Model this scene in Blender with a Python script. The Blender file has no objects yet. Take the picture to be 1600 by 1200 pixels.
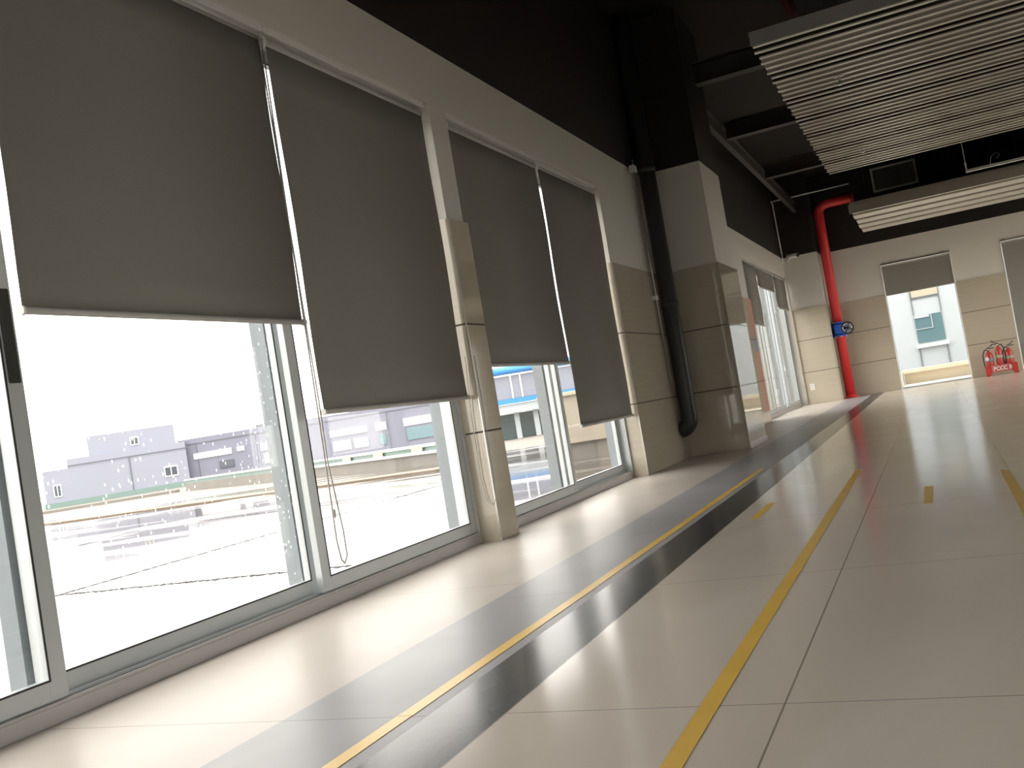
import bpy, bmesh, math, random
from mathutils import Vector, Matrix
random.seed(7)
S = bpy.context.scene
COL = S.collection

# ------------------------------------------------------------------ camera, sky, exposure
cam_data = bpy.data.cameras.new('camera')
cam_data.sensor_fit = 'HORIZONTAL'; cam_data.sensor_width = 36.0
cam_data.lens = 1525.73 / 1600 * 36.0
cam_data.clip_end = 500; cam_data.clip_start = 0.05
cam = bpy.data.objects.new('camera', cam_data); COL.objects.link(cam)
CF = Vector((-0.39670214, 0.91723192, 0.03623559))
CR = Vector((0.90292139, 0.39701746, -0.16465144))
CU = Vector((0.16540972, 0.03259969, 0.985686))
CAM = Vector((2.30268, 0.0, 0.63742))
m = Matrix(((CR.x, CU.x, -CF.x, CAM.x), (CR.y, CU.y, -CF.y, CAM.y), (CR.z, CU.z, -CF.z, CAM.z), (0, 0, 0, 1)))
cam.matrix_world = m
S.camera = cam

world = bpy.data.worlds.new('overcast'); S.world = world
world.use_nodes = True
wn = world.node_tree.nodes; wl = world.node_tree.links
bg = wn['Background']
SKY = 3.2
bg.inputs['Color'].default_value = (1.0, 0.965, 0.92, 1)
bg.inputs['Strength'].default_value = SKY

S.view_settings.view_transform = 'Standard'
S.view_settings.look = 'None'
S.view_settings.exposure = 0.8
S.view_settings.gamma = 1.0
S.view_settings.use_curve_mapping = False
S.cycles.max_bounces = 14
S.cycles.diffuse_bounces = 8
S.cycles.glossy_bounces = 6
S.cycles.transparent_max_bounces = 24
S.cycles.use_denoising = True
S.cycles.sample_clamp_indirect = 8.0

# ------------------------------------------------------------------ materials
def lin(c):
    c = c / 255.0
    return c / 12.92 if c <= 0.04045 else ((c + 0.055) / 1.055) ** 2.4
def rgb(r, g, b): return (lin(r), lin(g), lin(b), 1)

def mat(name, col, rough=0.5, metal=0.0, spec=0.5, noise=0.0, nscale=8.0, bump=0.0, bscale=60.0, stretch=(1, 1, 1), coat=0.0):
    mt = bpy.data.materials.new(name); mt.use_nodes = True
    n = mt.node_tree.nodes; l = mt.node_tree.links
    b = n['Principled BSDF']
    b.inputs['Base Color'].default_value = col
    b.inputs['Roughness'].default_value = rough
    b.inputs['Metallic'].default_value = metal
    b.inputs['Specular IOR Level'].default_value = spec
    if coat: b.inputs['Coat Weight'].default_value = coat
    tc = n.new('ShaderNodeTexCoord'); mp = n.new('ShaderNodeMapping')
    mp.inputs['Scale'].default_value = stretch
    l.new(tc.outputs['Object'], mp.inputs['Vector'])
    if noise:
        t = n.new('ShaderNodeTexNoise'); t.inputs['Scale'].default_value = nscale
        t.inputs['Detail'].default_value = 5
        l.new(mp.outputs['Vector'], t.inputs['Vector'])
        r = n.new('ShaderNodeMix'); r.data_type = 'RGBA'
        r.inputs[6].default_value = tuple(min(1, c * (1 - noise)) for c in col[:3]) + (1,)
        r.inputs[7].default_value = tuple(min(1, c * (1 + noise)) for c in col[:3]) + (1,)
        l.new(t.outputs['Fac'], r.inputs[0]); l.new(r.outputs[2], b.inputs['Base Color'])
    if bump:
        t2 = n.new('ShaderNodeTexNoise'); t2.inputs['Scale'].default_value = bscale
        l.new(mp.outputs['Vector'], t2.inputs['Vector'])
        bp = n.new('ShaderNodeBump'); bp.inputs['Strength'].default_value = bump; bp.inputs['Distance'].default_value = 0.01
        l.new(t2.outputs['Fac'], bp.inputs['Height']); l.new(bp.outputs['Normal'], b.inputs['Normal'])
    return mt

def glass_mat(name, tint=(0.97, 0.97, 0.96, 1), spots=False):
    mt = bpy.data.materials.new(name); mt.use_nodes = True
    n = mt.node_tree.nodes; l = mt.node_tree.links
    n.remove(n['Principled BSDF'])
    tr = n.new('ShaderNodeBsdfTransparent'); tr.inputs['Color'].default_value = tint
    gl = n.new('ShaderNodeBsdfGlossy'); gl.inputs['Roughness'].default_value = 0.02
    lw = n.new('ShaderNodeLayerWeight'); lw.inputs['Blend'].default_value = .5
    pw = n.new('ShaderNodeMath'); pw.operation = 'POWER'; pw.inputs[1].default_value = 5.0
    l.new(lw.outputs['Facing'], pw.inputs[0])
    fr = n.new('ShaderNodeMapRange'); fr.inputs['To Min'].default_value = .035; fr.inputs['To Max'].default_value = .65
    l.new(pw.outputs[0], fr.inputs['Value'])
    mx = n.new('ShaderNodeMixShader')
    l.new(fr.outputs[0], mx.inputs[0]); l.new(tr.outputs[0], mx.inputs[1]); l.new(gl.outputs[0], mx.inputs[2])
    out = n['Material Output']
    if spots:   # dried rain drops on the pane
        tc = n.new('ShaderNodeTexCoord')
        v = n.new('ShaderNodeTexVoronoi'); v.inputs['Scale'].default_value = 42.0
        mp = n.new('ShaderNodeMapping'); mp.inputs['Scale'].default_value = (1, 1, 0.6)
        l.new(tc.outputs['Object'], mp.inputs['Vector']); l.new(mp.outputs['Vector'], v.inputs['Vector'])
        lt = n.new('ShaderNodeMath'); lt.operation = 'LESS_THAN'; lt.inputs[1].default_value = 0.16
        l.new(v.outputs['Distance'], lt.inputs[0])
        nz = n.new('ShaderNodeTexNoise'); nz.inputs['Scale'].default_value = 3.0
        l.new(tc.outputs['Object'], nz.inputs['Vector'])
        g2 = n.new('ShaderNodeMath'); g2.operation = 'GREATER_THAN'; g2.inputs[1].default_value = 0.44
        l.new(nz.outputs['Fac'], g2.inputs[0])
        mu = n.new('ShaderNodeMath'); mu.operation = 'MULTIPLY'
        l.new(lt.outputs[0], mu.inputs[0]); l.new(g2.outputs[0], mu.inputs[1])
        mu2 = n.new('ShaderNodeMath'); mu2.operation = 'MULTIPLY'; mu2.inputs[1].default_value = 0.35
        l.new(mu.outputs[0], mu2.inputs[0])
        tl = n.new('ShaderNodeBsdfTranslucent'); tl.inputs['Color'].default_value = (.9, .9, .9, 1)
        mx2 = n.new('ShaderNodeMixShader')
        l.new(mu2.outputs[0], mx2.inputs[0]); l.new(mx.outputs[0], mx2.inputs[1]); l.new(tl.outputs[0], mx2.inputs[2])
        l.new(mx2.outputs[0], out.inputs['Surface'])
    else:
        l.new(mx.outputs[0], out.inputs['Surface'])
    return mt

def floor_mat(name, c1, c2, rough, nscale=1.6, stretch=(1, .35, 1), joint=True, spec=.32, jx=0.61, ox=1.31, jy=1.28, oy=1.95, bump=0.004):
    mt = mat(name, c1, rough, spec=spec)
    n = mt.node_tree.nodes; l = mt.node_tree.links; b = n['Principled BSDF']
    tc = n.new('ShaderNodeTexCoord'); mp = n.new('ShaderNodeMapping'); mp.inputs['Scale'].default_value = stretch
    l.new(tc.outputs['Object'], mp.inputs['Vector'])
    t = n.new('ShaderNodeTexNoise'); t.inputs['Scale'].default_value = nscale; t.inputs['Detail'].default_value = 7
    t.inputs['Distortion'].default_value = 1.3
    l.new(mp.outputs['Vector'], t.inputs['Vector'])
    cr = n.new('ShaderNodeValToRGB'); cr.color_ramp.elements[0].position = .35; cr.color_ramp.elements[1].position = .68
    cr.color_ramp.elements[0].color = c1; cr.color_ramp.elements[1].color = c2
    l.new(t.outputs['Fac'], cr.inputs['Fac'])
    # roughness wear
    t3 = n.new('ShaderNodeTexNoise'); t3.inputs['Scale'].default_value = 3.5; t3.inputs['Detail'].default_value = 4
    l.new(tc.outputs['Object'], t3.inputs['Vector'])
    mr = n.new('ShaderNodeMapRange'); mr.inputs['To Min'].default_value = rough * .9; mr.inputs['To Max'].default_value = rough * 1.12
    l.new(t3.outputs['Fac'], mr.inputs['Value']); l.new(mr.outputs[0], b.inputs['Roughness'])
    src = cr.outputs['Color']
    if joint:
        sx = n.new('ShaderNodeSeparateXYZ'); l.new(tc.outputs['Object'], sx.inputs[0])
        def line(out, period, off, w):
            a = n.new('ShaderNodeMath'); a.operation = 'SUBTRACT'; a.inputs[1].default_value = off - period * 50
            l.new(out, a.inputs[0])
            d = n.new('ShaderNodeMath'); d.operation = 'MODULO'; d.inputs[1].default_value = period
            l.new(a.outputs[0], d.inputs[0])
            c = n.new('ShaderNodeMath'); c.operation = 'LESS_THAN'; c.inputs[1].default_value = w
            l.new(d.outputs[0], c.inputs[0]); return c.outputs[0]
        a1 = line(sx.outputs[1], jy, oy, 0.0035 if jx else .005)
        mx = n.new('ShaderNodeMath'); mx.operation = 'MAXIMUM'
        l.new(a1, mx.inputs[0])
        if jx:
            a2 = line(sx.outputs[0], jx, ox, 0.0045); l.new(a2, mx.inputs[1])
        else: mx.inputs[1].default_value = 0
        r = n.new('ShaderNodeMix'); r.data_type = 'RGBA'; r.inputs[7].default_value = tuple(c * (.45 if jx else .6) for c in c1[:3]) + (1,)
        l.new(mx.outputs[0], r.inputs[0]); l.new(src, r.inputs[6]); src = r.outputs[2]
    l.new(src, b.inputs['Base Color'])
    return mt

M = {}
M['paint'] = mat('white wall paint', (.70, .68, .62, 1), .6, bump=.05, bscale=120)
M['dark'] = mat('black ceiling paint', (.013, .010, .009, 1), .8)
M['duct'] = mat('dark duct paint', (.045, .038, .034, 1), .7)
M['beam'] = mat('dark grey steel paint', (.05, .045, .04, 1), .6)
M['tile'] = mat('polished beige wall tile', (.52, .465, .365, 1), .035, noise=.09, nscale=5, stretch=(.5, .5, 7), spec=.55)
M['joint'] = mat('tile joint', (.10, .085, .07, 1), .9)
M['edge'] = mat('aluminium corner trim', (.62, .62, .60, 1), .3, metal=.6)
M['alu'] = mat('grey aluminium frame', (.52, .555, .56, 1), .35, metal=.25, noise=.04, nscale=3)
M['alu2'] = mat('grey mauve aluminium sill', (.46, .445, .44, 1), .4, metal=.25, noise=.05, nscale=5)
M['alu_out'] = mat('grey blue outdoor aluminium', (.24, .27, .29, 1), .5, metal=.1)
M['rubber'] = mat('black gasket', (.03, .03, .03, 1), .7)
M['glass'] = glass_mat('window glass')
M['glass_spots'] = glass_mat('window glass with dried drops', spots=True)
M['fabric'] = mat('charcoal blind fabric', (.275, .265, .24, 1), .85, noise=.12, nscale=260, bump=.25, bscale=500, spec=.2)
M['tube'] = mat('light grey blind tube', (.50, .49, .46, 1), .5)
M['white_plastic'] = mat('white plastic', (.8, .79, .76, 1), .4)
M['cord'] = mat('pale cord', (.45, .43, .40, 1), .7)
M['fl_light'] = floor_mat('light cream polished floor tile', (.68, .61, .53, 1), (.75, .685, .605, 1), .15)
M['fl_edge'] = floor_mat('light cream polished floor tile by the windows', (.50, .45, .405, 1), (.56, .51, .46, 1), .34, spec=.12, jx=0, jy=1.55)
M['fl_grey'] = floor_mat('grey polished floor tile', (.31, .305, .32, 1), (.37, .36, .375, 1), .34, spec=.12, jx=0)
M['fl_dark'] = floor_mat('black granite floor tile', (.045, .046, .05, 1), (.085, .086, .09, 1), .20, spec=.17, jx=0, nscale=6)
M['tape'] = mat('yellow floor tape', (.86, .55, .10, 1), .35, noise=.12, nscale=6)
M['ext'] = mat('red extinguisher paint', (.50, .05, .04, 1), .3)
M['red'] = mat('red enamel', (.74, .045, .05, 1), .3, noise=.05, nscale=4)
M['dred'] = mat('dark red pipe paint', (.16, .012, .01, 1), .5)
M['blue'] = mat('blue valve enamel', (.03, .13, .62, 1), .3)
M['bolt'] = mat('zinc bolts', (.72, .72, .74, 1), .25, metal=.9)
M['black'] = mat('black rubber', (.015, .015, .015, 1), .5)
M['label'] = mat('white printed label', (.75, .75, .72, 1), .5)
M['bluelabel'] = mat('blue grey label', (.22, .27, .36, 1), .5)
M['greenlabel'] = mat('olive label', (.40, .42, .30, 1), .5)
M['slat'] = mat('off white metal slats', (.82, .79, .72, 1), .32, metal=.3, noise=.03, nscale=6)
M['back_shade'] = mat('shade toned backing sheet', (.32, .295, .25, 1), .6)  # backing tone, darkened so slanted panel faces read as shaded
M['gap_shade'] = mat('dark brown slat gap shade', (.03, .024, .018, 1), .7)  # near-black brown painted for the shade between slats
M['fascia'] = mat('grey panel fascia', (.30, .29, .28, 1), .5)
M['pipe_dark'] = mat('charcoal downpipe', (.045, .048, .047, 1), .45)
M['steel'] = mat('galvanised steel', (.45, .45, .43, 1), .4, metal=.6)
M['grille'] = mat('grey grille metal', (.65, .65, .6, 1), .5)
# outside
M['ledge'] = mat('pale beige ledge', (0.600, 0.540, 0.440, 1), .8, noise=.08, nscale=2)
M['conc'] = mat('weathered concrete', (0.176, 0.164, 0.147, 1), .8, noise=.18, nscale=1.5, bump=.2, bscale=12)
M['beigeconc'] = mat('beige render', (.33, .29, .235, 1), .8, noise=.12, nscale=2)
M['bgrey'] = mat('hazed blue grey cladding', (0.170, 0.175, 0.225, 1), .7, noise=.05, nscale=.8, stretch=(1, 1, .3))  # haze of the distance put into the base colour
M['bgrey2'] = mat('hazed light grey cladding', (0.235, 0.245, 0.300, 1), .7, noise=.04, nscale=.6)  # paler, bluer base colour carries the haze
M['bwhite'] = mat('white panel', (.93, .92, .86, 1), .7)
M['bcream'] = mat('cream panel', (0.403, 0.370, 0.286, 1), .7)
M['bpale'] = mat('pale blue grey facade panel', (0.400, 0.440, 0.475, 1), .6, noise=.03, nscale=.6)
M['bteal'] = mat('teal window glass', (0.101, 0.176, 0.202, 1), .15)
M['bdark'] = mat('dark window glass', (.06, .07, .09, 1), .2)
M['seam'] = mat('panel seam', (.12, .13, .15, 1), .8)
M['bgreen'] = mat('green membrane strip', (0.140, 0.210, 0.190, 1), .6)
M['bblue'] = mat('bright blue pipe paint', (0.025, 0.218, 0.521, 1), .35)
M['rust'] = mat('brown stained kerb', (.12, .085, .055, 1), .6, noise=.35, nscale=2)
M['crack'] = mat('dark joint mark', (.02, .018, .016, 1), .8)

def terrace_mat():
    mt = mat('wet light terrace sheet', (.62, .58, .54, 1), .5)
    n = mt.node_tree.nodes; l = mt.node_tree.links; b = n['Principled BSDF']
    tc = n.new('ShaderNodeTexCoord')
    mp = n.new('ShaderNodeMapping'); mp.inputs['Rotation'].default_value = (0, 0, -.41); mp.inputs['Scale'].default_value = (.12, .5, 1)
    l.new(tc.outputs['Object'], mp.inputs['Vector'])
    t = n.new('ShaderNodeTexNoise'); t.inputs['Scale'].default_value = 2.2; t.inputs['Detail'].default_value = 6
    l.new(mp.outputs['Vector'], t.inputs['Vector'])
    cr = n.new('ShaderNodeValToRGB'); cr.color_ramp.elements[0].position = .49; cr.color_ramp.elements[1].position = .66
    cr.color_ramp.elements[0].color = (.05, .05, .05, 1); cr.color_ramp.elements[1].color = (.32, .32, .32, 1)
    l.new(t.outputs['Fac'], cr.inputs['Fac']); l.new(cr.outputs['Color'], b.inputs['Roughness'])
    c2 = n.new('ShaderNodeValToRGB'); c2.color_ramp.elements[0].position = .42; c2.color_ramp.elements[1].position = .60
    c2.color_ramp.elements[0].color = (.085, .074, .066, 1); c2.color_ramp.elements[1].color = (.165, .152, .143, 1)
    l.new(t.outputs['Fac'], c2.inputs['Fac']); l.new(c2.outputs['Color'], b.inputs['Base Color'])
    b.inputs['Specular IOR Level'].default_value = .10
    return mt
M['terrace'] = terrace_mat()

# ------------------------------------------------------------------ mesh helpers
ORG = {}
class MB:
    def __init__(s): s.bm = bmesh.new(); s.mats = []; s.mi = 0
    def use(s, mt):
        if mt not in s.mats: s.mats.append(mt)
        s.mi = s.mats.index(mt); return s
    def _f(s, vs):
        try:
            f = s.bm.faces.new(vs); f.material_index = s.mi; return f
        except ValueError: return None
    def box(s, x0, x1, y0, y1, z0, z1, M4=None):
        P = [Vector((x, y, z)) for x in (x0, x1) for y in (y0, y1) for z in (z0, z1)]
        if M4: P = [M4 @ p for p in P]
        v = [s.bm.verts.new(p) for p in P]
        for q in ((0, 1, 3, 2), (4, 6, 7, 5), (0, 4, 5, 1), (2, 3, 7, 6), (0, 2, 6, 4), (1, 5, 7, 3)): s._f([v[i] for i in q])
        return s
    def tube(s, pts, rad, seg=16, cap=True):
        pts = [Vector(p) for p in pts]; rings = []
        rs = rad if isinstance(rad, (list, tuple)) else [rad] * len(pts)
        t0 = (pts[1] - pts[0]).normalized()
        a = t0.orthogonal().normalized()
        for i, p in enumerate(pts):
            if i == 0: t = t0
            elif i == len(pts) - 1: t = (pts[-1] - pts[-2]).normalized()
            else: t = ((pts[i] - pts[i - 1]).normalized() + (pts[i + 1] - pts[i]).normalized()).normalized()
            a = (a - t * a.dot(t)).normalized(); b = t.cross(a)
            rings.append([s.bm.verts.new(p + (a * math.cos(k * 2 * math.pi / seg) + b * math.sin(k * 2 * math.pi / seg)) * rs[i]) for k in range(seg)])
        for i in range(len(rings) - 1):
            for k in range(seg):
                f = s._f([rings[i][k], rings[i][(k + 1) % seg], rings[i + 1][(k + 1) % seg], rings[i + 1][k]])
                if f: f.smooth = True
        if cap: s._f(rings[0][::-1]); s._f(rings[-1])
        return s
    def lathe(s, c, axis, prof, seg=24):   # prof: list of (radius, height along axis)
        c = Vector(c); ax = Vector(axis).normalized(); a = ax.orthogonal().normalized(); b = ax.cross(a); rings = []
        for r, h in prof:
            rings.append([s.bm.verts.new(c + ax * h + (a * math.cos(k * 2 * math.pi / seg) + b * math.sin(k * 2 * math.pi / seg)) * max(r, 1e-4)) for k in range(seg)])
        for i in range(len(rings) - 1):
            for k in range(seg):
                f = s._f([rings[i][k], rings[i][(k + 1) % seg], rings[i + 1][(k + 1) % seg], rings[i + 1][k]])
                if f: f.smooth = True
        s._f(rings[0][::-1]); s._f(rings[-1])
        return s
    def prism(s, prof, axis, a0, a1):      # prof points in the other two axes
        def P(p, a): 
            q = list(p); q.insert('xyz'.index(axis), a); return Vector(q)
        v0 = [s.bm.verts.new(P(p, a0)) for p in prof]; v1 = [s.bm.verts.new(P(p, a1)) for p in prof]
        n = len(prof)
        for i in range(n): s._f([v0[i], v0[(i + 1) % n], v1[(i + 1) % n], v1[i]])
        s._f(v0[::-1]); s._f(v1); return s
    def torus(s, c, axis, R, r, seg=28, a0=0, a1=2 * math.pi):
        c = Vector(c); ax = Vector(axis).normalized(); a = ax.orthogonal().normalized(); b = ax.cross(a)
        full = abs(a1 - a0 - 2 * math.pi) < 1e-6
        pts = [c + (a * math.cos(a0 + (a1 - a0) * k / seg) + b * math.sin(a0 + (a1 - a0) * k / seg)) * R for k in range(seg + 1)]
        return s.tube(pts, r, 8, cap=not full)
    def build(s, name, mt=None, parent=None, origin=None, bevel=0):
        bmesh.ops.recalc_face_normals(s.bm, faces=s.bm.faces[:])
        o0 = ORG[parent] if parent is not None else Vector(origin or (0, 0, 0))
        bmesh.ops.translate(s.bm, verts=s.bm.verts[:], vec=-o0)
        me = bpy.data.meshes.new(name); s.bm.to_mesh(me); s.bm.free()
        for mm in (s.mats or [mt]): me.materials.append(mm)
        o = bpy.data.objects.new(name, me); COL.objects.link(o)
        if parent is not None: o.parent = parent
        else: o.location = o0
        ORG[o] = o0
        if bevel:
            bv = o.modifiers.new('bevel', 'BEVEL'); bv.width = bevel; bv.segments = 2; bv.limit_method = 'ANGLE'
        return o
def build_each(mb, name, mt=None, parent=None, bevel=0):
    """one object per separate piece of the mesh"""
    bm = mb.bm; bm.verts.ensure_lookup_table(); seen = set(); out = []
    for v0 in bm.verts:
        if v0 in seen: continue
        st = [v0]; isl = []; seen.add(v0)
        while st:
            v = st.pop(); isl.append(v)
            for e in v.link_edges:
                w = e.other_vert(v)
                if w not in seen: seen.add(w); st.append(w)
        nb = MB(); mp = {v: nb.bm.verts.new(v.co) for v in isl}
        for f in {f for v in isl for f in v.link_faces}:
            nf = nb.bm.faces.new([mp[v] for v in f.verts]); nf.smooth = f.smooth
        out.append(nb.build(name, mt, parent, bevel=bevel))
    bm.free(); return out
def empty(name, loc):
    o = bpy.data.objects.new(name, None); COL.objects.link(o); o.location = loc; o.empty_display_size = .1
    ORG[o] = Vector(loc); return o
def tag(o, label, cat, group=None):
    o['label'] = label; o['category'] = cat
    if group: o['group'] = group
    return o
def struct(o, label=None):
    o['kind'] = 'structure'
    if label: o['label'] = label
    return o
def box(*a, **k): b = MB(); b.box(*a); return b

# ------------------------------------------------------------------ floor
XR, YB, ZC, YF = 6.6, -5.0, 4.3, 19.6
HW = 2.8        # top of the white walls
TC = 1.8        # top of the tile cladding
fl = MB()
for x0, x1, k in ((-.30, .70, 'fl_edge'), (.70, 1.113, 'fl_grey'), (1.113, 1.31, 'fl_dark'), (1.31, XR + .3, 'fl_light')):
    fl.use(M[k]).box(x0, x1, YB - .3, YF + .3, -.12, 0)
fl = struct(fl.build('floor', origin=(0, 0, 0)), 'polished cream tile floor with grey and black bands')

# ------------------------------------------------------------------ ceiling
struct(box(-.3, XR + .3, YB - .3, YF + .3, ZC, ZC + .2).build('ceiling', M['dark'], origin=(0, 0, ZC)), 'black painted open ceiling')

# ------------------------------------------------------------------ left wall with openings
WIN = [(-.62, 4.83, 2.45), (5.08, 7.81, 2.45), (14.45, 18.96, 2.45)]
XO = -.30     # outer face
wl_ = MB()
ys = [YB]
for a, b, h in WIN:
    wl_.box(XO, -.02, ys[-1], a - .02 if a > 0 else a, 0, HW); wl_.box(XO, -.02, a - .02, b + .02, h, HW); ys.append(b + .02)
wl_.box(XO, -.02, ys[-1], YF + .3, 0, HW)
wall_left = struct(wl_.build('wall_left', M['paint'], origin=(0, 0, 0)), 'white painted window wall with beige tile dado')
box(XO, -.02, YB, YF + .3, HW, ZC).build('dark_upper_wall', M['dark'], wall_left)

def clad(mb, plane, a0, a1, depth=.02, zb=0):
    """three courses of tile, 6 mm joints. plane: ('x',v,sign) face at v, going inward by depth"""
    for k in range(3):
        z0 = k * .6 + (.005 if k else zb); z1 = (k + 1) * .6 - .005
        ax, v, sg = plane
        lo, hi = (v - depth, v) if sg > 0 else (v, v + depth)
        if ax == 'x': mb.box(lo, hi, a0, a1, z0, z1)
        else: mb.box(a0, a1, lo, hi, z0, z1)
cl = MB(); cj = MB(); ce = MB()
segs = [(YB, -.60), (4.83, 5.08), (7.81, 9.367), (10.33, 14.45), (18.96, 19.0)]
for a, b in segs:
    clad(cl, ('x', 0, 1), a, b)
    cj.box(-.0195, -.004, a + .003, b - .003, .0, TC - .012)
# reveals (tile returns towards the frames)
for y, sg in ((4.83, 1), (7.81, 1)):
    for k in range(3):
        cl.box(-.118, -.0205, y, y + .018, k * .6 + (.005 if k else 0), (k + 1) * .6 - .005)
    cj.box(-.117, -.019, y + .005, y + .0195, 0, TC - .012)
    ce.box(-.001, .004, y - .002, y + .005, 0, TC)
for y in (5.08, 14.45, -.60):
    for k in range(3):
        cl.box(-.118, -.0205, y - .018, y, k * .6 + (.005 if k else 0), (k + 1) * .6 - .005)
    cj.box(-.117, -.019, y - .0195, y - .005, 0, TC - .012)
cl.build('tile_cladding', M['tile'], wall_left)
cj.build('joint_backing', M['joint'], wall_left)
ce.build('corner_strip', M['edge'], wall_left)

# ------------------------------------------------------------------ windows
def rect_frame(mb, ax, plane0, plane1, a0, a1, z0, z1, w, wb=None, wt=None):
    wb = wb or w; wt = wt or w
    def bx(p0, p1, q0, q1):
        if ax == 'x': mb.box(plane0, plane1, p0, p1, q0, q1)
        else: mb.box(p0, p1, plane0, plane1, q0, q1)
    bx(a0, a0 + w, z0, z1); bx(a1 - w, a1, z0, z1); bx(a0 + w, a1 - w, z0, z0 + wb); bx(a0 + w, a1 - w, z1 - wt, z1)

def sliding_window(n, a, b, top, panels, label, posts=(), spots=False):
    o = struct(empty('window_%d' % n, (-.115, a, 0)), label)
    f = MB()
    a1, b1 = a - .0, b + .0
    # sill box and head with track ribs
    f.use(M['alu2']).box(-.225, -.117, a1, b1, 0, .050)
    f.box(-.122, -.117, a1, b1, .050, .060)
    f.use(M['alu']).box(-.225, -.117, a1, b1, top - .045, top)
    for x in (-.168, -.222): f.box(x, x + .006, a1 + .03, b1 - .03, .050, .066)
    f.box(-.225, -.117, a1, a1 + .03, .05, top - .045); f.box(-.225, -.117, b1 - .03, b1, .05, top - .045)
    # outer jamb lining of the wall opening
    f.use(M['alu_out']).box(-.298, -.226, a1, a1 + .02, 0, top); f.box(-.298, -.226, b1 - .02, b1, 0, top)
    f.build('window_frame', parent=o, bevel=.0015)
    for p in posts:
        box(-.298, -.226, p - .025, p + .025, 0, top).build('reflection_post', M['alu_out'], o)  # post added to stand in for the stile mirrored in the glass
    for (y0, y1, front) in panels:
        x0, x1 = (-.160, -.128) if front else (-.212, -.180)
        s = MB(); rect_frame(s, 'x', x0, x1, y0, y1, .062, top - .047, .062, .062, .06)
        sash = s.build('sash', M['alu'], o, bevel=.002)
        g = box((x0 + x1) / 2 - .003, (x0 + x1) / 2 + .003, y0 + .056, y1 - .056, .118, top - .101)
        g.build('glass_pane', M['glass_spots'] if spots and not front else M['glass'], sash)
        k = MB(); rect_frame(k, 'x', x1 - .001, x1 + .0015, y0 + .056, y1 - .056, .118, top - .101, .006)
        k.build('gasket', M['rubber'], sash)
        if front and y1 < 3:
            box(x1, x1 + .008, y1 - .05, y1 - .012, .98, 1.26).build('pull_handle', M['rubber'], sash, bevel=.003)
    return o
sliding_window(1, -.60, 4.83, 2.45, [(-.57, .75, False), (.70, 2.06, True), (2.02, 3.405, False), (3.352, 4.80, True)], 'wide four panel sliding window nearest the camera', posts=(.72, 2.03, 3.375), spots=True)
sliding_window(2, 5.08, 7.81, 2.45, [(5.11, 6.475, True), (6.42, 7.78, False)], 'two panel sliding window between the slim pillar and the dark corner', posts=(6.44,))
sliding_window(3, 14.45, 18.96, 2.45, [(14.48, 15.99, True), (15.94, 17.49, False), (17.44, 18.93, True)], 'three panel sliding window in the far corner', posts=(15.965, 17.46))

# ------------------------------------------------------------------ roller blinds
def blind(y0, y1, zb, label, group, x=-.06, ztop=2.385, top=2.45, cord=None, brk=True, cordx=None):
    o = tag(empty('roller_blind', (x, (y0 + y1) / 2, ztop)), label, 'blind', group)
    fb = MB()
    N = 10
    vs = []
    for i in range(N + 1):
        z = ztop - .0 + (zb - ztop) * i / N
        dx = .004 * math.sin(i * .9 + y0)
        vs.append((fb.bm.verts.new((x + .019 + dx, y0, z)), fb.bm.verts.new((x + .019 + dx, y1, z)), fb.bm.verts.new((x + .0177 + dx, y1, z)), fb.bm.verts.new((x + .0177 + dx, y0, z))))
    for i in range(N):
        for k in range(4):
            q = fb._f([vs[i][k], vs[i][(k + 1) % 4], vs[i + 1][(k + 1) % 4], vs[i + 1][k]])
            q.smooth = k % 2 == 0
    fb._f(list(vs[0])); fb._f(list(vs[-1]))
    fb.build('fabric', M['fabric'], o)
    MB().tube([(x, y0 - .005, ztop), (x, y1 + .005, ztop)], .0235, 20).build('roller_tube', M['tube'], o)
    bb = MB().tube([(x + .018, y0 - .002, zb), (x + .018, y1 + .002, zb)], .011, 12); bbo = bb.build('bottom_bar', M['tube'], o)
    e = MB()
    for yy in (y0 - .010, y1): e.tube([(x + .018, yy, zb), (x + .018, yy + .010, zb)], .015, 12)
    build_each(e, 'end_cap', M['white_plastic'], bbo)
    if brk:
        k = MB(); k.box(x - .02, x + .028, y0 - .02, y1 + .02, top - .026, top - .004); k.box(x + .028, x + .032, y0 - .02, y1 + .02, top - .030, top - .002)
        k.build('head_rail', M['white_plastic'], o, bevel=.002)
        for yy in (y0 - .017, y1 + .009):
            c = MB().lathe((x, yy, ztop), (0, 1, 0), [(.030, 0), (.033, .003), (.033, .006), (.027, .008)], 20)
            c.box(x - .012, x + .012, yy + .001, yy + .006, ztop + .02, top - .02)
            c.build('bracket', M['white_plastic'], o)
    if cord:
        yc, z1 = cord; cx = cordx if cordx is not None else x + .032
        c = MB()
        c.tube([(cx, yc, ztop), (cx + .002, yc + .004, 1.4), (cx, yc, .8), (cx + .004, yc - .012, .5), (cx, yc - .012, z1 + .10), (cx, yc, z1 + .02), (cx, yc + .02, z1), (cx, yc + .045, z1 + .03), (cx, yc + .045, z1 + .13), (cx, yc + .012, z1 + .42), (cx, yc + .018, .85), (cx - .01, yc + .022, 1.6), (cx, yc + .02, ztop)], .0035, 6)
        c.build('pull_cord', M['cord'], o)
        MB().lathe((cx, yc + .003, .36), (0, 0, 1), [(.002, 0), (.006, .01), (.006, .03), (.002, .04)], 8).build('cord_joiner', M['cord'], o)
    return o
GB = 'charcoal roller blinds in the long window wall'
blind(-.55, .62, 1.3, 'charcoal roller blind beyond the left edge, first of the row', GB)
blind(.68, 1.925, 1.3, 'charcoal roller blind at the far left edge of the near window', GB)
blind(2.022, 3.376, 1.178, 'largest charcoal roller blind at the left of the photo, pulled halfway', GB)
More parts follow.
